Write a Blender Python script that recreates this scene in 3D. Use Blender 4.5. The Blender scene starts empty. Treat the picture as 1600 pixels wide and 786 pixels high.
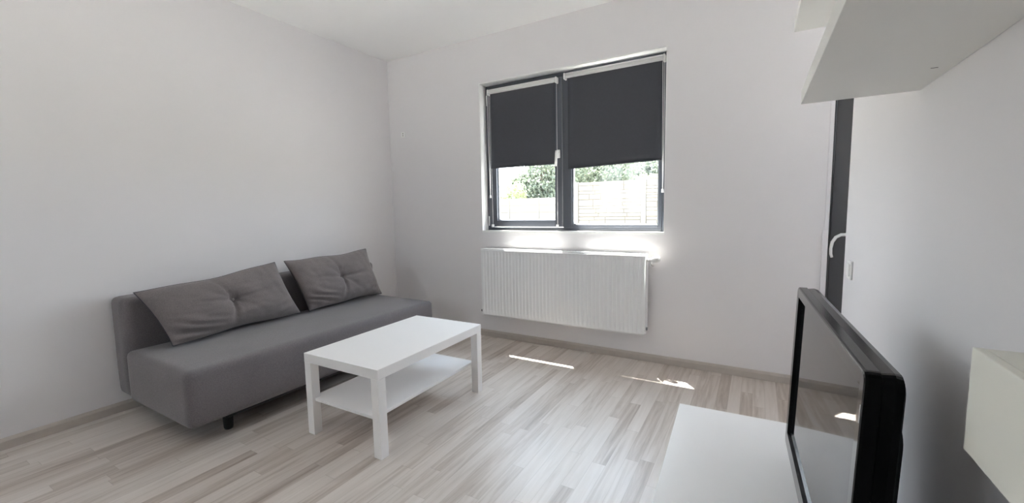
import bpy, bmesh, math, random
from mathutils import Vector, Matrix, noise
sc = bpy.context.scene
COL = sc.collection
R = math.radians

# ------------------------------------------------------------------ materials
def nmat(name):
    m = bpy.data.materials.new(name); m.use_nodes = True
    nt = m.node_tree; b = nt.nodes['Principled BSDF']
    return m, nt, b
def N(nt, t, **k):
    n = nt.nodes.new(t)
    for a, v in k.items(): setattr(n, a, v)
    return n
def L(nt, a, b): nt.links.new(a, b)
def M2(nt, op, a, b=None, clamp=False):
    n = N(nt, 'ShaderNodeMath', operation=op, use_clamp=clamp)
    for i, v in enumerate((a, b)):
        if v is None: continue
        if isinstance(v, (int, float)): n.inputs[i].default_value = v
        else: L(nt, v, n.inputs[i])
    return n.outputs[0]
def plain(name, col, rough=.5, metal=0, spec=.5, bump=0, bscale=200, var=0, vscale=4, coat=0, coord='Object'):
    m, nt, b = nmat(name)
    b.inputs['Roughness'].default_value = rough
    b.inputs['Metallic'].default_value = metal
    b.inputs['Specular IOR Level'].default_value = spec
    b.inputs['Coat Weight'].default_value = coat
    b.inputs['Coat Roughness'].default_value = .08
    tc = N(nt, 'ShaderNodeTexCoord')
    nz = N(nt, 'ShaderNodeTexNoise'); nz.inputs['Scale'].default_value = vscale; nz.inputs['Detail'].default_value = 4
    L(nt, tc.outputs[coord], nz.inputs['Vector'])
    mx = N(nt, 'ShaderNodeMix', data_type='RGBA')
    k = max(var, .01)
    mx.inputs['A'].default_value = (*[c*(1-k) for c in col], 1)
    mx.inputs['B'].default_value = (*[min(1, c*(1+k)) for c in col], 1)
    L(nt, nz.outputs['Fac'], mx.inputs['Factor']); L(nt, mx.outputs['Result'], b.inputs['Base Color'])
    if bump:
        n2 = N(nt, 'ShaderNodeTexNoise'); n2.inputs['Scale'].default_value = bscale; n2.inputs['Detail'].default_value = 3
        L(nt, tc.outputs[coord], n2.inputs['Vector'])
        bp = N(nt, 'ShaderNodeBump'); bp.inputs['Strength'].default_value = bump; bp.inputs['Distance'].default_value = .002
        L(nt, n2.outputs['Fac'], bp.inputs['Height']); L(nt, bp.outputs['Normal'], b.inputs['Normal'])
    return m

def fabric(name, c1, c2):
    m, nt, b = nmat(name)
    b.inputs['Roughness'].default_value = .95; b.inputs['Specular IOR Level'].default_value = .15
    b.inputs['Sheen Weight'].default_value = .25; b.inputs['Sheen Roughness'].default_value = .5
    tc = N(nt, 'ShaderNodeTexCoord')
    a = N(nt, 'ShaderNodeTexNoise'); a.inputs['Scale'].default_value = 620; a.inputs['Detail'].default_value = 2
    w = N(nt, 'ShaderNodeTexNoise'); w.inputs['Scale'].default_value = 170; w.inputs['Detail'].default_value = 5
    l = N(nt, 'ShaderNodeTexNoise'); l.inputs['Scale'].default_value = 5
    for q in (a, w, l): L(nt, tc.outputs['Object'], q.inputs['Vector'])
    f = M2(nt, 'ADD', M2(nt, 'MULTIPLY', a.outputs['Fac'], .55), M2(nt, 'ADD', M2(nt, 'MULTIPLY', w.outputs['Fac'], .35), M2(nt, 'MULTIPLY', l.outputs['Fac'], .1)))
    cr = N(nt, 'ShaderNodeValToRGB'); cr.color_ramp.elements[0].position = .30; cr.color_ramp.elements[1].position = .70
    cr.color_ramp.elements[0].color = (*c1, 1); cr.color_ramp.elements[1].color = (*c2, 1)
    L(nt, f, cr.inputs['Fac']); L(nt, cr.outputs['Color'], b.inputs['Base Color'])
    bp = N(nt, 'ShaderNodeBump'); bp.inputs['Strength'].default_value = .25; bp.inputs['Distance'].default_value = .0015
    L(nt, f, bp.inputs['Height']); L(nt, bp.outputs['Normal'], b.inputs['Normal'])
    return m

def laminate():
    m, nt, b = nmat('whitewashed_laminate')
    tc = N(nt, 'ShaderNodeTexCoord'); sp = N(nt, 'ShaderNodeSeparateXYZ'); L(nt, tc.outputs['Object'], sp.inputs[0])
    x, y = sp.outputs['X'], sp.outputs['Y']
    xs = M2(nt, 'DIVIDE', x, .0645); row = M2(nt, 'FLOOR', xs); fx = M2(nt, 'FRACT', xs)
    wn = N(nt, 'ShaderNodeTexWhiteNoise', noise_dimensions='1D'); L(nt, row, wn.inputs['W'])
    off = M2(nt, 'MULTIPLY', wn.outputs['Value'], 7.3)
    ys = M2(nt, 'ADD', M2(nt, 'DIVIDE', y, .70), off); cell = M2(nt, 'FLOOR', ys); fy = M2(nt, 'FRACT', ys)
    cb = N(nt, 'ShaderNodeCombineXYZ'); L(nt, row, cb.inputs[0]); L(nt, cell, cb.inputs[1])
    w2 = N(nt, 'ShaderNodeTexWhiteNoise', noise_dimensions='2D'); L(nt, cb.outputs[0], w2.inputs['Vector'])
    tone = w2.outputs['Value']
    # long grain streaks, shifted per strip
    gx = M2(nt, 'ADD', M2(nt, 'MULTIPLY', x, 34), M2(nt, 'MULTIPLY', tone, 50))
    gy = M2(nt, 'ADD', M2(nt, 'MULTIPLY', y, 2.2), M2(nt, 'MULTIPLY', tone, 31))
    gv = N(nt, 'ShaderNodeCombineXYZ'); L(nt, gx, gv.inputs[0]); L(nt, gy, gv.inputs[1])
    g = N(nt, 'ShaderNodeTexNoise'); g.inputs['Scale'].default_value = 1; g.inputs['Detail'].default_value = 6; g.inputs['Distortion'].default_value = .9
    L(nt, gv.outputs[0], g.inputs['Vector'])
    g2 = N(nt, 'ShaderNodeTexNoise'); g2.inputs['Scale'].default_value = 6; g2.inputs['Detail'].default_value = 3
    L(nt, gv.outputs[0], g2.inputs['Vector'])
    v = M2(nt, 'ADD', M2(nt, 'MULTIPLY', tone, .29), M2(nt, 'ADD', M2(nt, 'MULTIPLY', g.outputs['Fac'], .62), M2(nt, 'MULTIPLY', g2.outputs['Fac'], .12)))
    cr = N(nt, 'ShaderNodeValToRGB'); e = cr.color_ramp.elements
    e[0].position = .22; e[0].color = (.30, .235, .19, 1)
    e[1].position = .80; e[1].color = (.72, .66, .615, 1)
    k = e.new(.38); k.color = (.47, .40, .35, 1)
    k = e.new(.52); k.color = (.61, .545, .495, 1)
    L(nt, v, cr.inputs['Fac'])
    # fine joints between the strips
    ed = M2(nt, 'MINIMUM', fx, M2(nt, 'SUBTRACT', 1, fx)); j1 = M2(nt, 'LESS_THAN', ed, .014)
    ey = M2(nt, 'MINIMUM', fy, M2(nt, 'SUBTRACT', 1, fy)); j2 = M2(nt, 'LESS_THAN', ey, .0016)
    jj = M2(nt, 'MAXIMUM', j1, j2)
    mx = N(nt, 'ShaderNodeMix', data_type='RGBA'); mx.inputs['B'].default_value = (.26, .21, .17, 1)
    L(nt, M2(nt, 'MULTIPLY', jj, .38), mx.inputs['Factor']); L(nt, cr.outputs['Color'], mx.inputs['A'])
    L(nt, mx.outputs['Result'], b.inputs['Base Color'])
    b.inputs['Specular IOR Level'].default_value = 1.0
    L(nt, M2(nt, 'ADD', .33, M2(nt, 'MULTIPLY', g2.outputs['Fac'], .12)), b.inputs['Roughness'])
    bp = N(nt, 'ShaderNodeBump'); bp.inputs['Strength'].default_value = .06; bp.inputs['Distance'].default_value = .002
    L(nt, g.outputs['Fac'], bp.inputs['Height']); L(nt, bp.outputs['Normal'], b.inputs['Normal'])
    return m

def glass(name, tint=(1, 1, 1)):
    m = bpy.data.materials.new(name); m.use_nodes = True; nt = m.node_tree; nt.nodes.clear()
    o = N(nt, 'ShaderNodeOutputMaterial'); t = N(nt, 'ShaderNodeBsdfTransparent'); t.inputs[0].default_value = (*tint, 1)
    g = N(nt, 'ShaderNodeBsdfGlossy'); g.inputs['Roughness'].default_value = .01
    f = N(nt, 'ShaderNodeFresnel'); ge = N(nt, 'ShaderNodeNewGeometry')
    # leaving faces get the reciprocal index, so a thin pane never reflects totally inside
    L(nt, M2(nt, 'SUBTRACT', 1.45, M2(nt, 'MULTIPLY', ge.outputs['Backfacing'], 1.45-1/1.45)), f.inputs['IOR'])
    mx = N(nt, 'ShaderNodeMixShader'); L(nt, f.outputs[0], mx.inputs[0]); L(nt, t.outputs[0], mx.inputs[1]); L(nt, g.outputs[0], mx.inputs[2])
    L(nt, mx.outputs[0], o.inputs[0]); return m

MAT = dict(
    wall=plain('white_wall_paint', (.80, .785, .80), .75, bump=.12, bscale=180, var=.012, vscale=3, spec=.3),
    taupe=plain('bounce_cut_taupe_paint', (.30, .28, .26), .8, bump=.12, bscale=180, spec=.2),  # dark tone picked to cut bounce light off the unseen back wall
    ceil=plain('white_ceiling_paint', (.93, .93, .93), .85, bump=.1, bscale=160, var=.01, spec=.2),
    reveal=plain('white_plaster', (.92, .92, .915), .5, bump=.08),
    floor=laminate(),
    base=plain('greige_baseboard', (.50, .455, .415), .45, var=.12, vscale=14),
    anth=plain('anthracite_frame', (.080, .088, .108), .32, spec=.5, bump=.05, bscale=500),
    doorm=plain('anthracite_door', (.058, .058, .062), .4, spec=.5, bump=.05, bscale=500),
    seal=plain('grey_gasket', (.30, .31, .33), .4),
    blind=plain('dark_slate_blind_cloth', (.078, .081, .094), .85, bump=.2, bscale=900, spec=.2, var=.06, vscale=60),
    whitep=plain('white_plastic', (.88, .88, .87), .35),
    alu=plain('satin_white_profile', (.80, .80, .79), .35),
    rad=plain('radiator_enamel', (.86, .87, .88), .35, spec=.4),
    dark=plain('black_plastic', (.01, .01, .01), .4),
    sofa=fabric('grey_sofa_cloth', (.108, .097, .102), (.238, .217, .224)),
    pill=fabric('grey_cushion_cloth', (.122, .107, .106), (.262, .233, .229)),
    piping=plain('dark_grey_seam', (.085, .082, .088), .9, spec=.1, bump=.2, bscale=600),
    foil=plain('white_foil', (.90, .89, .89), .30, spec=.45, var=.008),
    shelf=plain('white_shelf_foil', (.84, .84, .81), .45, spec=.4),
    box=plain('white_box_foil', (.80, .80, .73), .5, spec=.4),
    tvb=plain('glossy_black_bezel', (.012, .012, .014), .09, spec=.6),
    tvt=plain('satin_black_top', (.012, .0115, .0125), .17, spec=.12),
    screen=plain('tv_screen', (.018, .018, .019), .035, spec=.7),
    tvk=plain('matt_black_tv_back', (.002, .002, .002), .6, spec=.08),
    stone=plain('pale_cast_stone', (.165, .155, .140), .9, bump=.4, bscale=30, var=.10, vscale=3),
    stonej=plain('stone_joint', (.122, .104, .088), .95),
    bark=plain('bark', (.16, .12, .09), .95, bump=.5, bscale=30, var=.2),
    ground=plain('light_paving', (.62, .60, .57), .9, var=.1, vscale=1),
    grass=plain('dry_ground', (.33, .32, .28), .95, bump=.6, bscale=40, var=.3, vscale=3),
    glass=glass('clear_glass', (.97, .985, .98)),
)
def leafmat(name, c1, c2):
    m, nt, b = nmat(name)
    oi = N(nt, 'ShaderNodeTexCoord'); nz = N(nt, 'ShaderNodeTexNoise'); nz.inputs['Scale'].default_value = 2.2; nz.inputs['Detail'].default_value = 6
    L(nt, oi.outputs['Object'], nz.inputs['Vector'])
    cr = N(nt, 'ShaderNodeValToRGB'); cr.color_ramp.elements[0].position = .35; cr.color_ramp.elements[1].position = .65
    cr.color_ramp.elements[0].color = (*c1, 1); cr.color_ramp.elements[1].color = (*c2, 1)
    L(nt, nz.outputs['Fac'], cr.inputs['Fac']); L(nt, cr.outputs['Color'], b.inputs['Base Color'])
    b.inputs['Roughness'].default_value = .5
    nt.nodes.remove(nt.nodes['Material Output']); o = N(nt, 'ShaderNodeOutputMaterial')
    tr = N(nt, 'ShaderNodeBsdfTranslucent'); L(nt, cr.outputs['Color'], tr.inputs[0])
    mx = N(nt, 'ShaderNodeMixShader'); mx.inputs[0].default_value = .4
    L(nt, b.outputs[0], mx.inputs[1]); L(nt, tr.outputs[0], mx.inputs[2]); L(nt, mx.outputs[0], o.inputs[0])
    return m
MAT['leaf1'] = leafmat('leaves_grey_green', (.085, .105, .075), (.24, .275, .20))
MAT['leaf2'] = leafmat('leaves_yellow_green', (.17, .21, .10), (.32, .36, .19))
MAT['leaf3'] = leafmat('leaves_dark_green', (.065, .08, .06), (.19, .22, .165))

# ------------------------------------------------------------------ mesh helpers
def box(bm, x0, x1, y0, y1, z0, z1, bev=0, seg=2, mi=0):
    vs = [bm.verts.new(p) for p in ((x0,y0,z0),(x1,y0,z0),(x1,y1,z0),(x0,y1,z0),(x0,y0,z1),(x1,y0,z1),(x1,y1,z1),(x0,y1,z1))]
    fs = [bm.faces.new([vs[i] for i in f]) for f in ((3,2,1,0),(4,5,6,7),(0,1,5,4),(1,2,6,5),(2,3,7,6),(3,0,4,7))]
    for f in fs: f.material_index = mi
    if bev:
        es = {e for f in fs for e in f.edges}
        bmesh.ops.bevel(bm, geom=list(es), offset=bev, segments=seg, profile=.5, affect='EDGES', clamp_overlap=True)
def tube(bm, pts, r, n=10, caps=True, mi=0):
    pts = [Vector(p) for p in pts]; rings = []
    rr = r if isinstance(r, (list, tuple)) else [r]*len(pts)
    up = None
    for i, p in enumerate(pts):
        d = (pts[min(i+1, len(pts)-1)] - pts[max(i-1, 0)]).normalized()
        if up is None: up = Vector((0,0,1)) if abs(d.z) < .9 else Vector((1,0,0))
        s = d.cross(up).normalized(); u = s.cross(d).normalized(); up = u
        rings.append([bm.verts.new(p + rr[i]*(math.cos(a)*s + math.sin(a)*u)) for a in [2*math.pi*k/n for k in range(n)]])
    for a, b in zip(rings, rings[1:]):
        for k in range(n):
            f = bm.faces.new((a[k], a[(k+1)%n], b[(k+1)%n], b[k])); f.smooth = True; f.material_index = mi
    if caps:
        bm.faces.new(list(reversed(rings[0]))).material_index = mi; bm.faces.new(rings[-1]).material_index = mi
def sphere(bm, c, r, sx=1, sy=1, sz=1, seg=16):
    bmesh.ops.create_uvsphere(bm, u_segments=seg, v_segments=seg//2+2, radius=r, matrix=Matrix.Translation(c) @ Matrix.Diagonal((sx, sy, sz, 1)))
def obj(name, bm, mats, parent=None, kind=None, label=None, cat=None, group=None, smooth=False, wn=False):
    bmesh.ops.recalc_face_normals(bm, faces=bm.faces[:])
    me = bpy.data.meshes.new(name); bm.to_mesh(me); bm.free()
    for m in (mats if isinstance(mats, (list, tuple)) else [mats]): me.materials.append(m)
    if smooth:
        for p in me.polygons: p.use_smooth = True
    o = bpy.data.objects.new(name, me); COL.objects.link(o)
    if parent: o.parent = parent
    tag(o, label, cat, group, kind)
    if wn: o.modifiers.new('wn', 'WEIGHTED_NORMAL')
    return o
def tag(o, label=None, cat=None, group=None, kind=None):
    if label: o['label'] = label
    if cat: o['category'] = cat
    if group: o['group'] = group
    if kind: o['kind'] = kind
def thing(name, label=None, cat=None, loc=(0,0,0), rz=0, group=None, kind=None):
    o = bpy.data.objects.new(name, None); COL.objects.link(o); o.location = loc; o.rotation_euler = (0,0,rz)
    o.empty_display_size = .1
    tag(o, label, cat, group, kind); return o
def bx(name, m, dims, parent=None, bev=0, seg=2, **k):
    bm = bmesh.new(); box(bm, *dims, bev=bev, seg=seg)
    return obj(name, bm, m, parent, smooth=bool(bev), wn=bool(bev), **k)

# ------------------------------------------------------------------ room shell
H = 2.736; W = 3.70; YB = -5.2; XN = 4.75; YE = -.80
bx('floor', MAT['floor'], (-.2, XN+.2, YB-.2, .26, -.12, 0), kind='structure')
bx('ceiling', MAT['ceil'], (-.2, XN+.2, YB-.2, .26, H, H+.15), kind='structure')
bx('wall_left', MAT['wall'], (-.25, 0, YB-.2, .26, 0, H), kind='structure')
WX0, WX1, WZ0, WZ1 = 1.136, 2.749, .999, 2.330
DX0, DX1, DZ = 3.728, 4.62, 2.15
bm = bmesh.new()                                                     # window wall with both openings, one mesh
box(bm, 0, WX0, 0, .26, 0, H); box(bm, WX1, DX0, 0, .26, 0, H)
box(bm, WX0, WX1, 0, .26, 0, WZ0); box(bm, WX0, WX1, 0, .26, WZ1, H)
box(bm, DX0, DX1, 0, .26, DZ, H); box(bm, DX1, XN, 0, .26, 0, H)
obj('wall_window', bm, MAT['wall'], kind='structure')
bx('wall_right', MAT['wall'], (W, W+.12, YB, YE, 0, H), kind='structure')
bx('wall_nook', MAT['wall'], (XN, XN+.15, -1.75, .26, 0, H), kind='structure')
bx('wall_nook_back', MAT['wall'], (W+.12, XN, -1.75, -1.60, 0, H), kind='structure')
BX0, BX1, BZ0, BZ = .40, 1.55, .98, 2.20                            # opening for an added, unseen window behind the camera
bm = bmesh.new()
box(bm, 0, BX0, YB-.2, YB, 0, H); box(bm, BX1, W+.12, YB-.2, YB, 0, H); box(bm, BX0, BX1, YB-.2, YB, BZ, H); box(bm, BX0, BX1, YB-.2, YB, 0, BZ0)
obj('wall_back', bm, MAT['taupe'], kind='structure')  # unseen wall, darkened so less light returns from behind the camera
def prof_board(bm, p0, p1, nrm, h=.06, t=.014):
    p0, p1, n = Vector(p0), Vector(p1), Vector(nrm)
    pr = [(0,0),(t,0),(t,h*.72),(t*.55,h*.93),(t*.3,h),(0,h)]
    a = [bm.verts.new(p0+n*u+Vector((0,0,v))) for u, v in pr]; b = [bm.verts.new(p1+n*u+Vector((0,0,v))) for u, v in pr]
    for i in range(6): bm.faces.new((a[i], a[(i+1)%6], b[(i+1)%6], b[i]))
    bm.faces.new(a); bm.faces.new(list(reversed(b)))
for nm, p0, p1, n in (('baseboard_left', (0,YB,0), (0,0,0), (1,0,0)), ('baseboard_window', (.014,0,0), (DX0-.02,0,0), (0,-1,0)),
                      ('baseboard_right', (W,YB,0), (W,YE,0), (-1,0,0))):
    bm = bmesh.new(); prof_board(bm, p0, p1, n); obj(nm, bm, MAT['base'], kind='structure')
# pale door casing, slightly wider below 1.03 m
bm = bmesh.new()
box(bm, 3.706, 3.727, -.006, .05, 1.03, DZ+.02, .002); box(bm, 3.697, 3.727, -.010, .05, 0, 1.03, .002)
obj('trim_1', bm, MAT['wall'], kind='structure')

# ------------------------------------------------------------------ window
w = thing('window_1', kind='structure', loc=(WX0, .10, WZ0))
def wpart(name, dimslist, m, bev=.003, parent=None):
    bm = bmesh.new()
    for d in dimslist: box(bm, d[0]-WX0, d[1]-WX0, d[2]-.10, d[3]-.10, d[4]-WZ0, d[5]-WZ0, bev)
    return obj(name, bm, m, parent or w, smooth=True, wn=True)
# plaster reveal lining around the opening
bm = bmesh.new()
def rv(*d): box(bm, d[0]-WX0, d[1]-WX0, d[2]-.10, d[3]-.10, d[4]-WZ0, d[5]-WZ0)
rv(WX0-.004, WX0+.002, -.0015, .26, WZ0-.004, WZ1+.004); rv(WX1-.002, WX1+.004, -.0015, .30, WZ0-.004, WZ1+.004)
rv(WX0-.004, WX1+.004, -.0015, .26, WZ1-.002, WZ1+.004)
obj('reveal', bm, MAT['reveal'], w)
bm = bmesh.new(); rv(WX0-.002, WX1+.002, -.004, .10, WZ0-.012, WZ0+.004); obj('window_sill', bm, MAT['whitep'], w)
bm = bmesh.new(); rv(WX0, WX1, .17, .34, WZ0-.01, WZ0+.006); obj('outer_sill', bm, MAT['anth'], w)
fx0, fx1, fz0, fz1 = WX0+.002, WX1-.002, WZ0+.004, WZ1-.002
wpart('window_frame', [(fx0, 1.175, .10, .17, fz0, fz1), (2.715, fx1, .10, .17, fz0, fz1), (1.175, 2.715, .10, .17, fz0, 1.030),
                       (1.175, 2.715, .10, .17, 2.290, fz1), (1.905, 1.960, .10, .17, 1.030, 2.290)], MAT['anth'])
sash = wpart('sash', [(1.168, 1.250, .082, .15, 1.036, 2.284), (1.838, 1.902, .082, .15, 1.036, 2.284),
                      (1.250, 1.838, .082, .15, 1.036, 1.096), (1.250, 1.838, .082, .15, 2.225, 2.284)], MAT['anth'], .005)
wpart('fixed_sash', [(1.960, 1.988, .092, .15, 1.030, 2.290), (2.690, 2.715, .092, .15, 1.030, 2.290),
                     (1.988, 2.690, .092, .15, 1.030, 1.056), (1.988, 2.690, .092, .15, 2.262, 2.290)], MAT['anth'], .004)
wpart('gasket_and_glint', [(1.250, 1.259, .106, .13, 1.096, 2.225), (1.831, 1.838, .106, .13, 1.096, 2.225), (1.259, 1.831, .106, .13, 1.096, 1.102)], MAT['seal'], 0)
wpart('gasket_and_glint', [(1.988, 2.000, .106, .13, 1.056, 2.262), (2.680, 2.690, .106, .13, 1.056, 2.262), (2.000, 2.680, .106, .13, 1.056, 1.063)], MAT['seal'], 0)
wpart('pane', [(1.252, 1.836, .118, .124, 1.098, 2.223)], MAT['glass'], 0)
wpart('pane', [(1.990, 2.688, .118, .124, 1.058, 2.260)], MAT['glass'], 0)
wpart('gasket_and_glint', [(1.9025, 1.9050, .084, .10, 1.04, 2.285)], MAT['seal'], 0)  # paler strip standing in for the highlight along the mullion edge
for z in (1.045, 2.15):                                             # hinges on the left jamb
    bm = bmesh.new(); tube(bm, [(.026, -.020, z-WZ0), (.026, -.020, z+.09-WZ0)], .006, 10); obj('hinge', bm, MAT['alu'], w)
bm = bmesh.new()                                                    # turn handle, white
hx = 1.874-WX0; hz = 1.655-WZ0
box(bm, hx-.015, hx+.015, -.028, -.018, hz-.035, hz+.035, .006, 3)
tube(bm, [(hx, -.026, hz+.015), (hx, -.060, hz+.015)], .009, 12)
tube(bm, [(hx, -.058, hz+.024), (hx-.001, -.062, hz+.005), (hx-.004, -.064, hz-.05), (hx-.010, -.060, hz-.105)], [.010, .012, .011, .009], 12)
obj('window_handle', bm, MAT['whitep'], w, smooth=True)

# ------------------------------------------------------------------ roller blinds
def blind(x0, x1, zt, zb0, zb1, side, cz, yc, label):
    """x0..x1 cloth, zt rail underside, zb0/zb1 hem at each end, chain on side"""
    t = thing('roller_blind', label, 'blind', (x0, .05, zt), group='dark roller blinds on the window')
    P = lambda x, y, z: (x-x0, y-.05, z-zt)
    ext = .016
    bm = bmesh.new()                                                # head rail: rounded white profile with a groove
    n = 20; rr = .017
    tube(bm, [P(x0-.004, .052, zt+.022), P(x1+.004, .052, zt+.022)], rr, 20)
    tube(bm, [P(x0-.004, .038, zt+.034), P(x1+.004, .038, zt+.034)], .008, 12)
    tube(bm, [P(x0-.004, .036, zt+.014), P(x1+.004, .036, zt+.014)], .005, 10)
    obj('head_rail', bm, MAT['alu'], t, smooth=True)
    for s, xe in ((-1, x0-.004), (1, x1+.004)):
        bm = bmesh.new(); a, b_ = sorted((xe, xe+s*ext))
        q0, q1 = P(a, .028, zt-.006), P(b_, .081, zt+.046)
        box(bm, q0[0], q1[0], q0[1], q1[1], q0[2], q1[2], .008, 3); obj('bracket', bm, MAT['whitep'], t, smooth=True, wn=True)
    bm = bmesh.new(); v = []                                        # cloth, 1.2 mm thick, faintly bowed
    nx, nz = 14, 12
    def cloth(i, j, side_):
        u = i/nx; f = j/nz; x = x0+.004+(x1-x0-.008)*u
        z = (zt+.012)*(1-f) + (zb0+(zb1-zb0)*u)*f
        y = yc + side_*.0006 + .0012*math.sin(f*math.pi)*math.sin(u*9)
        return bm.verts.new(P(x, y, z))
    for sd in (-1, 1): v.append([[cloth(i, j, sd) for j in range(nz+1)] for i in range(nx+1)])
    for g in v:
        for i in range(nx):
            for j in range(nz): bm.faces.new((g[i][j], g[i+1][j], g[i+1][j+1], g[i][j+1]))
    for i in range(nx): bm.faces.new((v[0][i][nz], v[0][i+1][nz], v[1][i+1][nz], v[1][i][nz]))
    for j in range(nz):
        bm.faces.new((v[0][0][j], v[0][0][j+1], v[1][0][j+1], v[1][0][j])); bm.faces.new((v[0][nx][j], v[0][nx][j+1], v[1][nx][j+1], v[1][nx][j]))
    obj('blind_cloth', bm, MAT['blind'], t, smooth=True)
    bm = bmesh.new(); tube(bm, [P(x0+.004, yc, zb0+.005), P(x1-.004, yc, zb1+.005)], .0045, 10); obj('hem_bar', bm, MAT['blind'], t, smooth=True)
    xc = (x0-.010) if side < 0 else (x1+.010)                       # bead chain loop
    bm = bmesh.new()
    tube(bm, [P(xc-.004, .030, zt), P(xc+.001, .031, (zt+cz)/2), P(xc+.006, .034, cz)], .0021, 6)
    tube(bm, [P(xc+.006, .044, zt), P(xc+.009, .040, (zt+cz)/2), P(xc+.008, .036, cz)], .0021, 6)
    obj('pull_chain', bm, MAT['whitep'], t, smooth=True)
    bm = bmesh.new(); q = P(xc+.007, .035, cz-.010); tube(bm, [(q[0], q[1], q[2]+.016), (q[0], q[1], q[2]-.010)], [.006, .009], 12)
    obj('chain_weight', bm, MAT['whitep'], t, smooth=True)
    for xg in ((x0-.004, x1+.006) if side < 0 else ()):      # tensioned side wires and their clips at the sash foot
        bm = bmesh.new(); tube(bm, [P(xg, .066, zt), P(xg, .072, 1.062)], .0016, 6); obj('guide_wire', bm, MAT['alu'], t, smooth=True)
        bm = bmesh.new(); q = P(xg, .070, 1.044); box(bm, q[0]-.009, q[0]+.009, q[1]-.010, q[1]+.010, q[2]-.012, q[2]+.014, .003); obj('wire_clip', bm, MAT['whitep'], t, smooth=True, wn=True)
    return t
blind(1.212, 1.860, 2.235, 1.572, 1.569, -1, 1.325, .056, 'narrower dark roller blind over the left sash')
blind(1.960, 2.712, 2.250, 1.521, 1.541, 1, 1.318, .074, 'wider dark roller blind over the fixed right pane')

# ------------------------------------------------------------------ balcony door in the nook
d = thing('door_1', kind='structure', loc=(DX0, .05, 0))
bm = bmesh.new()
box(bm, .001, .012, 0, .07, 0, DZ-.002, .002); box(bm, DX1-DX0-.045, DX1-DX0-.001, 0, .07, 0, DZ-.002, .002); box(bm, .012, DX1-DX0-.045, 0, .07, DZ-.047, DZ-.002, .002)
obj('door_frame', bm, MAT['doorm'], d)
bm = bmesh.new(); lw = DX1-DX0-.048
box(bm, .014, .125, -.015, .055, .005, DZ-.05, .004); box(bm, lw-.10, lw, -.015, .055, .005, DZ-.05, .004)
box(bm, .125, lw-.10, -.015, .055, .005, 1.25, .004); box(bm, .125, lw-.10, -.015, .055, DZ-.16, DZ-.05, .004)
obj('door_leaf', bm, MAT['doorm'], d)
bx('door_pane', MAT['glass'], (.12, lw-.09, .015, .021, 1.24, DZ-.14), d)
bm = bmesh.new()
hp = [(.128, -.015, 1.000), (.128, -.058, 1.000), (.105, -.064, 1.002), (.060, -.066, 1.000), (.036, -.066, .985), (.020, -.064, .955), (.014, -.062, .915), (.016, -.060, .880), (.022, -.060, .858)]
tube(bm, hp, [.010, .010, .010, .010, .0095, .009, .0085, .008, .007], 12)
box(bm, .100, .132, -.024, -.015, .93, 1.07, .004)
obj('door_handle', bm, MAT['whitep'], d, smooth=True)
# unseen window added behind the camera as fill light (frame + panes)
b2 = thing('added_fill_window', kind='structure', loc=(BX0, YB, BZ0)); bw = BX1-BX0; bh = BZ-BZ0
bm = bmesh.new()
box(bm, .001, .07, -.13, -.06, .001, bh-.001, .003); box(bm, bw-.07, bw-.001, -.13, -.06, .001, bh-.001, .003); box(bm, bw/2-.05, bw/2+.05, -.13, -.06, .001, bh-.001, .003)
box(bm, .07, bw-.07, -.13, -.06, bh-.07, bh-.001, .003); box(bm, .07, bw-.07, -.13, -.06, .001, .07, .003)
obj('window_frame', bm, MAT['anth'], b2)
for a, b_ in ((.06, bw/2-.04), (bw/2+.04, bw-.06)): bx('pane', MAT['glass'], (a, b_, -.10, -.094, .06, bh-.06), b2)

# ------------------------------------------------------------------ radiator
r = thing('radiator', 'white ribbed panel radiator hung under the window', 'radiator', (1.197, 0, .233))
rw, rh, yf = 1.447, .612, -.127
bm = bmesh.new()                                                    # front panel: pressed vertical flutes between flat margins
nr = 43; prof = []
m0, m1 = .018, rw-.018; pw = (m1-m0)/nr
xs = [0.004, m0]
def panel(yfront, sgn):
    zs = [.0, .012, .035, .050, rh-.050, rh-.035, rh-.014, rh-.006]
    pts = [(0.0, 0)]
    for i in range(nr):
        a = m0+i*pw; pts += [(a+pw*.04, 0), (a+pw*.22, 1), (a+pw*.72, 1), (a+pw*.90, 0)]
    pts.append((rw, 0)); grid = []
    for x, f in pts:
        colv = []
        for k, z in enumerate(zs):
            dep = .0045*f if k in (3, 4) else (.003*f if k in (2, 5) else 0)
            edge = .010 if k == 0 else (.010 if k == len(zs)-1 else 0)
            colv.append(bm.verts.new((x, yfront+sgn*(dep+edge), z)))
        grid.append(colv)
    for a, b_ in zip(grid, grid[1:]):
        for k in range(len(zs)-1): bm.faces.new((a[k], b_[k], b_[k+1], a[k+1]))
panel(yf, 1)
fp = obj('front_panel', bm, MAT['rad'], r)
bm = bmesh.new(); panel(yf+.075, -1); obj('rear_panel', bm, MAT['rad'], r)
for s, x in ((0, -.004), (1, rw)):
    bx('side_cover', MAT['rad'], (x, x+.004, yf+.004, yf+.092, .030, rh-.002), r, .001)
bm = bmesh.new()                                                    # top grille with slots
box(bm, -.004, rw+.004, yf-.001, yf+.006, rh-.008, rh+.001, .001); box(bm, -.004, rw+.004, yf+.086, yf+.092, rh-.008, rh+.001, .001)
ns = 60
for i in range(ns+1):
    x = -.004+(rw)*i/ns; box(bm, x, x+.007, yf+.005, yf+.087, rh-.004, rh-.001)
obj('top_grille', bm, MAT['rad'], r)
for x in (.25, rw-.25): bx('wall_bracket', MAT['rad'], (x, x+.03, yf+.08, -.0005, .06, .50), r)
bm = bmesh.new(); zv = rh-.045                                      # thermostatic valve on the right
tube(bm, [(rw+.002, yf+.045, zv), (rw+.030, yf+.045, zv)], .011, 14); sphere(bm, (rw+.030, yf+.045, zv), .016)
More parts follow.
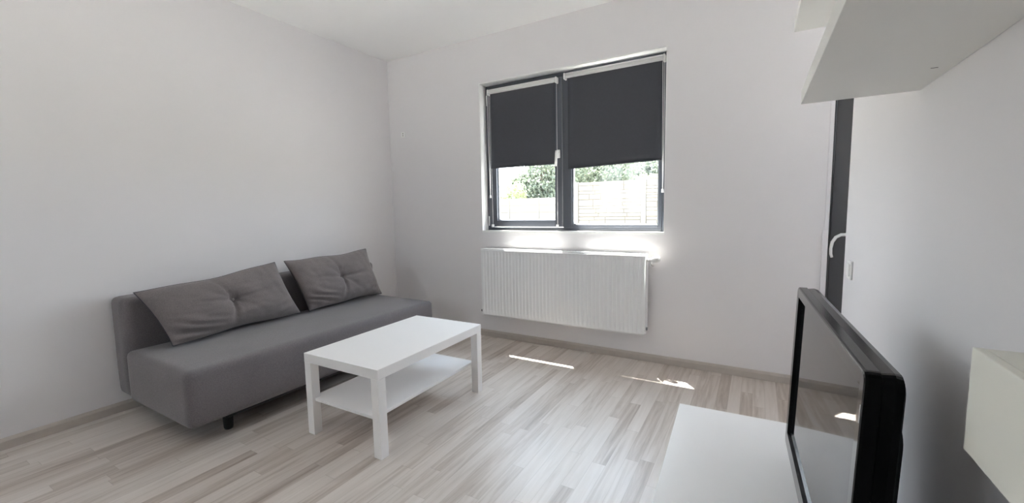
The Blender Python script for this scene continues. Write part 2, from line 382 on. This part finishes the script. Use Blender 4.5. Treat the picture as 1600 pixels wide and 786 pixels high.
obj('valve_body', bm, MAT['alu'], r, smooth=True)
bm = bmesh.new(); a = Vector((rw+.030, yf+.045, zv)); dr = Vector((.85, -.1, .22)).normalized()
tube(bm, [a, a+dr*.012, a+dr*.016, a+dr*.052, a+dr*.066, a+dr*.070], [.014, .014, .021, .024, .019, .010], 18)
obj('thermostat_head', bm, MAT['whitep'], r, smooth=True)
bm = bmesh.new(); tube(bm, [a+Vector((0,0,-.005)), a+Vector((.002,.004,-.030)), (rw+.032, yf+.085, zv-.045), (rw+.032, -.0008, zv-.047)], .0075, 10); obj('supply_pipe', bm, MAT['alu'], r, smooth=True)
bm = bmesh.new(); tube(bm, [(-.003, yf+.045, .040), (-.034, yf+.045, .030)], [.006, .012], 12); tube(bm, [(-.018, yf+.045, .037), (-.010, yf+.045, .058)], .005, 8); obj('drain_plug', bm, MAT['dark'], r, smooth=True, label='black drain plug')
bm = bmesh.new(); tube(bm, [(rw+.003, yf+.045, .045), (rw+.014, yf+.045, .045)], .012, 12); obj('blanking_plug', bm, MAT['seal'], r, smooth=True, label='grey blanking plug')

# ------------------------------------------------------------------ sofa
s = thing('sofa', 'long low grey fabric armless sofa against the left wall', 'sofa', (.02, -2.39, 0))
def soft_box(x0, x1, y0, y1, z0, z1, rad, n=(10, 34, 8), puff=(0, 0, 0), seed=0, wr=.0):
    """rounded upholstered block: subdivided box with pillowed faces"""
    bm = bmesh.new(); nx, ny, nz = n; idx = {}
    def V(i, j, k):
        if (i, j, k) in idx: return idx[i, j, k]
        def sm(t, nn, ln):
            # crowd samples near the rims so the rounding is smooth
            u = t/nn; e = min(rad*1.6/ln, .45); q = 3
            if t <= q: return e*t/q
            if t >= nn-q: return 1-e*(nn-t)/q
            return e+(1-2*e)*(t-q)/(nn-2*q)
        p = Vector((x0+(x1-x0)*sm(i, nx, x1-x0), y0+(y1-y0)*sm(j, ny, y1-y0), z0+(z1-z0)*sm(k, nz, z1-z0)))
        c = Vector((min(max(p.x, x0+rad), x1-rad), min(max(p.y, y0+rad), y1-rad), min(max(p.z, z0+rad), z1-rad)))
        dv = p-c
        if dv.length > 1e-6: p = c+dv.normalized()*rad if max(abs(dv.x), abs(dv.y), abs(dv.z)) > rad*.999 else c+dv
        ux, uy, uz = (p.x-x0)/(x1-x0)*2-1, (p.y-y0)/(y1-y0)*2-1, (p.z-z0)/(z1-z0)*2-1
        g = lambda a: max(0, 1-a**4)
        nz_ = noise.noise(p*3+Vector((seed, 0, 0)))*wr
        p += Vector((math.copysign(puff[0]+nz_, ux)*(abs(ux) > .9)*g(uy)*g(uz), math.copysign(puff[1]+nz_, uy)*(abs(uy) > .97)*g(ux)*g(uz), math.copysign(puff[2]+nz_, uz)*(abs(uz) > .9)*g(ux)*g(uy)))
        idx[i, j, k] = bm.verts.new(p); return idx[i, j, k]
    for i in range(nx):
        for j in range(ny):
            for k in (0, nz): bm.faces.new((V(i,j,k), V(i+1,j,k), V(i+1,j+1,k), V(i,j+1,k)))
    for i in range(nx):
        for k in range(nz):
            for j in (0, ny): bm.faces.new((V(i,j,k), V(i+1,j,k), V(i+1,j,k+1), V(i,j,k+1)))
    for j in range(ny):
        for k in range(nz):
            for i in (0, nx): bm.faces.new((V(i,j,k), V(i,j+1,k), V(i,j+1,k+1), V(i,j,k+1)))
    return bm
SX0, SX1, SL = .195, .928, 1.870
obj('seat', soft_box(SX0, SX1, 0, SL, .120, .420, .032, (14, 34, 10), (.003, .004, .005), 1, .002), MAT['sofa'], s, smooth=True)
obj('backrest', soft_box(.004, .182, .012, SL+.030, .125, .722, .034, (10, 34, 14), (.004, .004, .004), 5, .003), MAT['sofa'], s, smooth=True)
for x in (.80, .30):
    for y in (.235, SL-.235):
        bm = bmesh.new(); tube(bm, [(x, y, 0), (x, y, .012), (x, y, .124)], [.021, .024, .027], 20); obj('leg', bm, MAT['dark'], s, smooth=True)
bx('base_frame', MAT['dark'], (.26, .86, .20, SL-.20, .085, .122), s, .004)
for x in (.12,):
    for y in (.25, SL-.25): bx('back_support', MAT['dark'], (x-.02, x+.16, y-.02, y+.02, .085, .128), s, .003)

# ------------------------------------------------------------------ cushions
def cushion(BL, BR, TL, TR, T, but, seed, label):
    BL, BR, TL, TR = map(Vector, (BL, BR, TL, TR)); c = (BL+BR+TL+TR)/4
    root = thing('cushion', label, 'cushion', c, group='grey sofa cushions with a buttoned centre')
    eu = ((BR-BL)+(TR-TL)).normalized(); ev = ((TL-BL)+(TR-BR)).normalized(); nrm = eu.cross(ev).normalized()
    if nrm.x < 0: nrm = -nrm
    nu, nv = 84, 52; bm = bmesh.new(); S = {}
    bu, bv = but
    def P(u, v, sd):
        a, b_ = (u+1)/2, (v+1)/2
        # edges bow slightly in between the pointed corners
        uu = u*(1-.045*(1-v*v)*abs(u)**3); vv = v*(1-(.075+.03*math.sin(u*5+seed))*(1-u*u)*abs(v)**3)
        a2, b2_ = (uu+1)/2, (vv+1)/2
        p = (BL*(1-a2)+BR*a2)*(1-b2_)+(TL*(1-a2)+TR*a2)*b2_-c
        prof = max(0, (1-abs(u)**3.2))**.62*max(0, (1-abs(v)**2.6))**.60
        t = T*prof
        if v < 0: t *= 1+.22*(-v)*(1-abs(v))*2
        du, dv = u-bu, (v-bv)*.6; rr = math.hypot(du, dv); th = math.atan2(dv, du)
        if sd > 0:
            t -= (.034*math.exp(-(rr/.05)**2)+.040*math.exp(-(rr/.20)**2))
            fold = 0
            for A, wdt, amp, ln in ((0.06, .10, .010, .55), (math.pi-.15, .10, .009, .55), (math.pi/2+.25, .12, .012, .42), (-math.pi/2-.35, .13, .013, .50), (2.4, .16, .006, .4), (-.9, .16, .006, .4)):
                dd = (th-A+math.pi) % (2*math.pi)-math.pi
                fold += amp*math.exp(-(dd/wdt*min(1.2, .45+rr*2.2))**2)*math.exp(-(rr/ln)**2)*min(1, rr/.05)
            t -= fold*2.0
            t -= .0075*math.exp(-((du-.05*math.sin(3.1*v+seed))/.014)**2)*math.exp(-(rr/.42)**2)
            t -= .0050*math.exp(-((dv+.03*math.sin(4*u+seed))/.012)**2)*math.exp(-((rr-.05)/.30)**2)
            # gathered wrinkles near the lower corner and rim
            q = Vector((u*1.3+seed, v*2.1, seed))
            rim = max(abs(u), abs(v))**3
            t += prof*(.010*noise.noise(q*1.6)+.004*noise.noise(q*4.5))
            lc = math.exp(-((u+.78)**2/.10+(v+.72)**2/.14))
            ph = (u*.55+v*.85)*26+4*noise.noise(q*1.2)
            t += prof*lc*.028*math.sin(ph)
            rc = math.exp(-((u-.80)**2/.05+(v+.75)**2/.10)); t += prof*rc*.018*math.sin((u*.6-v*.8)*24+seed)
            t += prof*rim*.0035*math.sin(u*31+seed+3*noise.noise(q*2))
        t = max(t, 0)
        p = p+nrm*sd*t
        p += nrm*.006*noise.noise(Vector((u*1.5, v*1.5, seed+9)))
        return p
    def V(i, j, sd):
        key = (i, j, 0) if i in (0, nu) or j in (0, nv) else (i, j, sd)
        if key not in S:
            ue = lambda t: math.copysign(1-(1-abs(t))**1.25, t)
            S[key] = bm.verts.new(P(ue(2*i/nu-1), ue(2*j/nv-1), sd))
        return S[key]
    for sd in (-1, 1):
        for i in range(nu):
            for j in range(nv): bm.faces.new((V(i,j,sd), V(i+1,j,sd), V(i+1,j+1,sd), V(i,j+1,sd)))
    rimp = [V(i, 0, 1).co.copy() for i in range(0, nu, 2)]+[V(nu, j, 1).co.copy() for j in range(0, nv, 2)]+[V(i, nv, 1).co.copy() for i in range(nu, 0, -2)]+[V(0, j, 1).co.copy() for j in range(nv, 0, -2)]
    bp = P(bu, bv, 1)
    obj('cushion_cover', bm, MAT['pill'], root, smooth=True)
    bm = bmesh.new(); tube(bm, rimp+[rimp[0]], .0028, 6, caps=False); obj('seam', bm, MAT['piping'], root, smooth=True)
    bm = bmesh.new(); rot = nrm.to_track_quat('Z', 'Y').to_matrix().to_4x4()
    bmesh.ops.create_uvsphere(bm, u_segments=16, v_segments=10, radius=.0115, matrix=Matrix.Translation(bp+nrm*.008) @ rot @ Matrix.Diagonal((1, 1, .5, 1)))
    obj('button', bm, MAT['pill'], root, smooth=True)
cushion((.430, -2.235, .437), (.365, -1.375, .440), (.255, -2.335, .758), (.300, -1.515, .842), .098, (.02, .03), 1.7, 'larger grey buttoned cushion at the near end of the sofa')
cushion((.380, -1.315, .440), (.350, -.545, .437), (.270, -1.425, .838), (.270, -.640, .862), .094, (.03, .03), 6.1, 'smaller grey buttoned cushion at the window end of the sofa')

# ------------------------------------------------------------------ coffee table
t = thing('coffee_table', 'low white rectangular coffee table with an undershelf before the sofa', 'table', (1.2718, -1.9678, 0), R(.87))
bx('tabletop', MAT['foil'], (0, .55, 0, .90, .400, .450), t, .0015)
for x in (0, .50):
    for y in (0, .85): bx('leg', MAT['foil'], (x+.0005, x+.0495, y+.0005, y+.0495, 0, .3995), t, .0012)
bx('shelf', MAT['foil'], (.012, .498, .018, .882, .184, .200), t, .001)

# ------------------------------------------------------------------ tv bench, tv, shelves, wall box
t = thing('tv_bench', 'low white bench under the television along the right wall', 'tv bench', (3.081, -1.427, 0), R(2.3))
bx('bench_top', MAT['foil'], (0, .55, -1.49, 0, .300, .350), t, .0015)
for x in (0, .50):
    for y in (-1.49, -.05): bx('leg', MAT['foil'], (x+.0005, x+.0495, y+.0005, y+.0495, 0, .2995), t, .0012)
bx('shelf', MAT['foil'], (.012, .538, -1.47, -.02, .110, .126), t, .001)

tv = thing('television', 'black flat screen television standing on the white bench', 'television', (3.461, -2.075, .352), R(2.3))
lean = bpy.data.objects.new('cabinet_pivot', None)
bpy.data.objects.remove(lean)
tw, z0, z1 = .812, .052, .578
LN = math.tan(R(1.7))
def leanmesh(bm, z_ref=0):
    for v in bm.verts: v.co.x += v.co.z*LN
def rrect(bm, pts_front, pts_back): pass
def rr_outline(y0, y1, za, zb, rad, n=5):
    out = []
    for cy, cz, a0 in ((y1-rad, zb-rad, 0), (y0+rad, zb-rad, 90), (y0+rad, za+rad, 180), (y1-rad, za+rad, 270)):
        for k in range(n+1):
            a = R(a0+90*k/n); out.append((cy+rad*math.cos(a), cz+rad*math.sin(a)))
    return out
def loft(bm, sections, cap0=True, cap1=True, mi=0):
    rings = [[bm.verts.new((x, y, z)) for y, z in o] for x, o in sections]
    for a, b_ in zip(rings, rings[1:]):
        n = len(a)
        for k in range(n):
            f = bm.faces.new((a[k], a[(k+1)%n], b_[(k+1)%n], b_[k])); f.material_index = mi
    if cap0: bm.faces.new(rings[0])
    if cap1: bm.faces.new(list(reversed(rings[-1])))
    return rings
hw = tw/2
def sides(bm, back=False):
    # the flanks and rear are matt, the top edge and front are glossy
    bm.normal_update()
    for f in bm.faces:
        n = f.normal
        if not back and n.z > .7 and f.calc_center_median().x > .004: f.material_index = 2
        if abs(n.y) > .55 or (back and abs(n.z) < .3): f.material_index = 1
# bezel: ring with an inner recess of 9 mm
bm = bmesh.new()
O = lambda i, rad: rr_outline(-hw+i, hw-i, z0+i, z1-i, rad)
bz = .030
loft(bm, [(.012, rr_outline(-hw+bz+.004, hw-bz-.004, z0+bz+.014, z1-bz-.004, .002)), (.001, rr_outline(-hw+bz, hw-bz, z0+bz+.010, z1-bz, .003)),
          (.000, O(.004, .014)), (.0015, O(.0012, .016)), (.005, O(0, .018)), (.022, O(0, .018)), (.024, O(.002, .017))], cap0=False, cap1=True)
leanmesh(bm); sides(bm); obj('bezel', bm, [MAT['tvb'], MAT['tvk'], MAT['tvt']], tv)
bm = bmesh.new(); box(bm, .0105, .014, -hw+bz, hw-bz, z0+bz+.010, z1-bz); leanmesh(bm); obj('screen', bm, MAT['screen'], tv)
bm = bmesh.new()                                                    # rear housing, deeper at mid height
loft(bm, [(.0242, O(.003, .018)), (.040, O(.001, .020)), (.050, O(.004, .022)), (.054, O(.012, .024)), (.060, rr_outline(-hw+.05, hw-.05, z0+.02, z1-.06, .03)), (.078, rr_outline(-hw+.08, hw-.08, z0+.03, z1-.12, .03)), (.086, rr_outline(-hw+.11, hw-.11, z0+.05, z1-.16, .03))])
leanmesh(bm); sides(bm, True); obj('rear_housing', bm, [MAT['tvt'], MAT['tvk']], tv)
bm = bmesh.new(); tube(bm, [(.045, 0, .010), (.047, 0, .080)], .026, 20); obj('neck', bm, MAT['tvb'], tv, smooth=True)
bm = bmesh.new(); n = 40
for zz, k in ((.0005, 1), (.010, 1), (.014, .94)): pass
secs = [[bm.verts.new((.066+.055*k*math.cos(2*math.pi*i/n), .13*k*math.sin(2*math.pi*i/n), z)) for i in range(n)] for z, k in ((.0005, 1), (.009, 1), (.014, .95))]
for a, b_ in zip(secs, secs[1:]):
    for k in range(n): bm.faces.new((a[k], a[(k+1)%n], b_[(k+1)%n], b_[k]))
bm.faces.new(secs[0]); bm.faces.new(secs[-1]); obj('stand_base', bm, MAT['tvb'], tv)
bm = bmesh.new(); box(bm, -.0006, .001, -hw+.006, -hw+.0085, z1-.085, z1-.055); leanmesh(bm); obj('brand_mark', bm, MAT['alu'], tv, label='small silver strip')

low = bx('wall_shelf', MAT['shelf'], (0, W-3.4415, -1.10, 0, 0, .040), None, .0012,
   label='lower white floating shelf above the television, nearer the camera', cat='shelf', group='floating shelves on the right wall')
low.location = (3.441, -1.762, 1.486)
bx('underside_mark', MAT['dark'], (.217, .229, -.2425, -.2405, -.0006, .001), low)  # small dark dash on the shelf underside
bx('wall_shelf', MAT['shelf'], (0, W-3.4400-.0005, -1.10, 0, 0, .045), None, .0012,
   label='upper white floating shelf high on the right wall near the ceiling', cat='shelf', group='floating shelves on the right wall').location = (3.440, -1.275, 1.850)
t = thing('wall_cabinet', 'small white box unit hung on the right wall beyond the television edge', 'wall cabinet', (3.580, -2.568, .877))
bx('body', MAT['box'], (.012, W-3.5805, -.62, 0, 0, .134), t, .001)
bx('front_panel', MAT['box'], (0, .0115, -.62, 0, -.0005, .1345), t, .0015)

# ------------------------------------------------------------------ small fittings
def switch(name, label, cat, loc, nrm, w_, h_, holes=False):
    e = thing(name, label, cat, loc, {'x': 0, '-x': math.pi, '-y': -math.pi/2}[nrm])
    bx('cover_plate', MAT['whitep'], (.0003, .009, -w_/2, w_/2, -h_/2, h_/2), e, .003)
    if holes:
        for z in (-.009, .011):
            bm = bmesh.new(); tube(bm, [(.0085, 0, z), (.0096, 0, z)], .0055, 12); obj('socket_hole', bm, MAT['dark'], e)
        bx('socket_insert', MAT['whitep'], (.0088, .0092, -.016, .016, -.024, .026), e, .001)
    else:
        bx('rocker', MAT['whitep'], (.009, .0135, -w_*.34, w_*.34, -h_*.34, h_*.34), e, .002)
    return e
switch('light_switch', 'white light switch at the end of the right wall by the door', 'light switch', (W, -.975, .905), '-x', .080, .080)
switch('cable_outlet', 'small white cable outlet high on the window wall near the corner', 'wall outlet', (.190, 0, 1.978), '-y', .055, .055, True)
t = thing('wall_socket', 'white wall socket low on the left wall near the frame edge', 'wall socket', (0, -2.875, .372))
bx('cover_plate', MAT['whitep'], (.0003, .010, -.042, .042, -.042, .042), t, .003)
bm = bmesh.new(); tube(bm, [(.0095, 0, 0), (.0108, 0, 0)], .021, 24); obj('socket_insert', bm, MAT['whitep'], t)

# ------------------------------------------------------------------ outside
bx('added_sun_blocker', MAT['wall'], (3.10, XN+.15, .2605, 1.20, 2.36, 2.46), kind='structure')  # unseen slab added to keep direct sun out of the balcony door
bx('paved_yard', MAT['ground'], (-45, 45, .27, 4.5, -.3, -.12), kind='structure')
bx('garden_ground', MAT['grass'], (-45, 45, 4.5, 70, -.3, -.12), kind='structure')
bx('back_terrace', MAT['ground'], (-15, 20, -22, YB-.21, -.3, -.12), kind='structure')
rnd = random.Random(4)
def ashlar(bm, x0, x1, z0, z1, y, rnd_):
    """irregular cut stone pattern as raised blocks"""
    rects = [(x0, x1, z0, z1)]; out = []
    while rects:
        a, b_, c, e = rects.pop()
        wd, hh = b_-a, e-c
        if (wd < .62 and hh < .2) or wd < .14 or (hh < .13 and wd < .75): out.append((a, b_, c, e)); continue
        if hh > .17 and (wd < hh*3.2 or rnd_.random() < .55):
            s_ = c+hh*rnd_.choice((.33, .5, .5, .62)); rects += [(a, b_, c, s_), (a, b_, s_, e)]
        else:
            s_ = a+wd*rnd_.uniform(.35, .65); rects += [(a, s_, c, e), (s_, b_, c, e)]
    for a, b_, c, e in out:
        g = .0085; box(bm, a+g, b_-g, y-rnd_.uniform(.014, .024), y, c+g, e-g, .006, 1)
def stone_fence(y, xs, top, label, detail):
    f = thing('stone_fence', label, 'fence', (xs[0], y, -.12), group=None)
    for i, x in enumerate(xs):
        bx('post', MAT['stone'], (x-xs[0]-.07, x-xs[0]+.07, -.07, .07, 0, top+.12+.01), f, .006)
    rr = random.Random(int(y*10))
    for a, b_ in zip(xs, xs[1:]):
        nrow = 4; hh = (top+.12)/nrow
        bm = bmesh.new(); box(bm, a-xs[0]+.068, b_-xs[0]-.068, -.02, .03, 0, top+.12, mi=1)
        for k in range(nrow):
            if detail: ashlar(bm, a-xs[0]+.072, b_-xs[0]-.072, k*hh+.004, (k+1)*hh-.004, -.018, rr)
            else: box(bm, a-xs[0]+.075, b_-xs[0]-.075, -.034, -.018, k*hh+.012, (k+1)*hh-.012, .006, 1)
        obj('panel', bm, [MAT['stone'], MAT['stonej']], f)
stone_fence(9.2, [-1.47, .55, 2.57, 4.59], 1.965, 'nearer pale stone block fence seen through the right window pane', True)
stone_fence(25.4, [-20.9, -18.35, -15.8, -13.25, -10.72, -8.17, -5.62, -3.07, -.52], 2.0, 'distant pale panel fence seen through the left window pane', False)

def tree(name, loc, blobs, n, leaf, m, label, seed, trunk=True):
    rr = random.Random(seed); root = thing(name, label, 'tree', loc, group='trees beyond the garden fences')
    vs, fs = [], []
    for q in range(n):
        bx_, by, bz, br, bh = rr.choice(blobs)
        while True:
            p = Vector((rr.uniform(-1, 1), rr.uniform(-1, 1), rr.uniform(-1, 1)))
            if .25 < p.length < 1: break
        if rr.random() < .65: p = p.normalized()*rr.uniform(.75, 1.08)
        k = 1+.30*noise.noise(p*2.3+Vector((seed, bx_, bz)))
        c = Vector((bx_+p.x*br*k, by+p.y*br*k, bz+p.z*bh*k))
        a = Vector((rr.gauss(0, 1), rr.gauss(0, 1), rr.gauss(0, 1))).normalized(); b_ = a.orthogonal().normalized()
        sL = leaf*rr.uniform(.6, 1.35); i0 = len(vs); cr = a.cross(b_)
        vs += [c-a*sL, c+b_*sL*.42+cr*sL*.12, c+a*sL, c-b_*sL*.42+cr*sL*.12]; fs.append((i0, i0+1, i0+2, i0+3))
    me = bpy.data.meshes.new('foliage'); me.from_pydata([tuple(v) for v in vs], [], fs); me.materials.append(m)
    o = bpy.data.objects.new('foliage', me); COL.objects.link(o); o.parent = root
    bm = bmesh.new(); zt = max(b_[2] for b_ in blobs)
    tube(bm, [(0, 0, 0), (.05, .02, zt*.4), (-.04, 0, zt*.9)], [leaf*1.6, leaf*1.2, leaf*.5], 10)
    for b_ in blobs: tube(bm, [(.03, .01, zt*.35), ((b_[0])*.5, b_[1]*.5, (zt*.35+b_[2])*.55), (b_[0], b_[1], b_[2])], [leaf*.8, leaf*.5, leaf*.2], 7)
    obj('trunk', bm, MAT['bark'], root, smooth=True)
tree('tree', (-12.6, 30, -.12), [(0,0,3.6,1.9,2.2), (1.3,.3,3.0,1.3,1.6), (-1.2,0,2.9,1.2,1.5), (.3,0,5.3,1.4,1.5), (1.2,0,1.8,1.5,1.3), (-.8,0,1.7,1.5,1.3), (-1.9,0,3.3,1.0,1.2)], 9500, .16, MAT['leaf1'], 'tall grey-green tree behind the distant fence, left pane', 3)
tree('bush', (-14.4, 27.0, -.12), [(0,0,2.0,1.0,1.2), (.9,0,2.3,.8,1.1), (-.9,0,1.5,.9,1.0)], 2600, .12, MAT['leaf2'], 'yellow-green bush behind the distant fence, left of the tall tree', 8)
tree('tree', (-12.0, 35.2, -.12), [(0,0,3.2,1.6,2.2), (1.1,0,4.7,1.4,1.6), (-1.2,0,2.6,1.2,1.5)], 5200, .15, MAT['leaf3'], 'darker green tree behind the distant fence beside the window mullion', 5)
tree('tree', (-1.9, 12.4, -.12), [(0,0,1.9,1.0,1.2), (.7,0,2.5,.8,.9), (-.5,0,2.7,.9,.8)], 7500, .075, MAT['leaf1'], 'grey-green tree rising behind the left post of the stone fence', 11)
tree('tree', (-1.5, 14.9, -.12), [(0,0,2.2,1.05,1.3), (.6,0,2.9,.8,.8), (-.5,0,3.0,.8,.8), (1.4,0,2.6,.85,.75), (.9,0,2.1,.8,.8)], 9000, .07, MAT['leaf3'], 'dense green tree behind the middle of the stone fence', 12)
tree('bush', (.75, 10.4, -.12), [(0,0,1.45,.6,.80), (.5,0,1.3,.55,.70), (-.4,0,1.8,.5,.50)], 3600, .065, MAT['leaf2'], 'light green bush behind the right end of the stone fence', 13)

# ------------------------------------------------------------------ light
wd = bpy.data.worlds.new('sky'); sc.world = wd; wd.use_nodes = True; nt = wd.node_tree; bg = nt.nodes['Background']
tc = N(nt, 'ShaderNodeTexCoord'); sp = N(nt, 'ShaderNodeSeparateXYZ'); L(nt, tc.outputs['Generated'], sp.inputs[0])
cr = N(nt, 'ShaderNodeValToRGB'); cr.color_ramp.elements[0].position = 0; cr.color_ramp.elements[0].color = (.92, .96, 1, 1)
cr.color_ramp.elements[1].position = .6; cr.color_ramp.elements[1].color = (.69, .82, .98, 1)
L(nt, sp.outputs['Z'], cr.inputs['Fac']); L(nt, cr.outputs['Color'], bg.inputs['Color'])
# hazy sky, brighter on the sun's side
L(nt, M2(nt, 'MULTIPLY', M2(nt, 'ADD', 1, M2(nt, 'MULTIPLY', sp.outputs['Y'], .55)), 3.9), bg.inputs['Strength'])
sun = bpy.data.lights.new('sun', 'SUN'); sun.energy = 25; sun.angle = R(.5); sun.color = (1, .94, .86)
so = bpy.data.objects.new('sun', sun); COL.objects.link(so); so.location = (-2, 4, 12)
so.rotation_euler = Vector((.215, -.300, -1)).to_track_quat('-Z', 'Y').to_euler()
def portal(name, loc, rot, sx, sy):
    a = bpy.data.lights.new(name, 'AREA'); a.shape = 'RECTANGLE'; a.size = sx; a.size_y = sy; a.cycles.is_portal = True
    o = bpy.data.objects.new(name, a); COL.objects.link(o); o.location = loc; o.rotation_euler = rot; return o
portal('window_light_portal', ((WX0+WX1)/2, .32, (WZ0+WZ1)/2), (R(-90), 0, 0), WX1-WX0, WZ1-WZ0)
portal('added_window_portal', ((BX0+BX1)/2, YB-.22, (BZ+BZ0)/2), (R(90), 0, 0), bw, bh)  # samples sky light through the added rear opening
portal('balcony_door_portal', ((DX0+DX1)/2, .32, DZ/2), (R(-90), 0, 0), DX1-DX0, DZ)

# ------------------------------------------------------------------ camera
cam = bpy.data.cameras.new('camera'); co = bpy.data.objects.new('camera', cam); COL.objects.link(co)
yaw, pit, rol = R(30.8344), R(-5.5794), R(-1.1219)
fwd = Vector((-math.sin(yaw)*math.cos(pit), math.cos(yaw)*math.cos(pit), math.sin(pit)))
rt = Vector((math.cos(yaw), math.sin(yaw), 0)); up = rt.cross(fwd)
rt, up = math.cos(rol)*rt+math.sin(rol)*up, -math.sin(rol)*rt+math.cos(rol)*up
mw = Matrix((rt, up, -fwd)).transposed().to_4x4(); mw.translation = (3.3412, -3.3174, 1.1956); co.matrix_world = mw
cam.sensor_fit = 'HORIZONTAL'; cam.sensor_width = 36; cam.lens = 663.7258/1600*36
cam.shift_x = (800-787.0)/1600; cam.shift_y = (392.15-393)/1600; cam.clip_start = .02; cam.clip_end = 300
sc.camera = co
sc.view_settings.view_transform = 'Standard'; sc.view_settings.look = 'None'; sc.view_settings.gamma = 1
sc.view_settings.use_curve_mapping = False; sc.view_settings.exposure = 1.72
sc.cycles.use_denoising = True; sc.cycles.max_bounces = 12; sc.cycles.diffuse_bounces = 8; sc.cycles.transparent_max_bounces = 16
sc.cycles.sample_clamp_indirect = 8; sc.cycles.caustics_reflective = False; sc.cycles.caustics_refractive = False
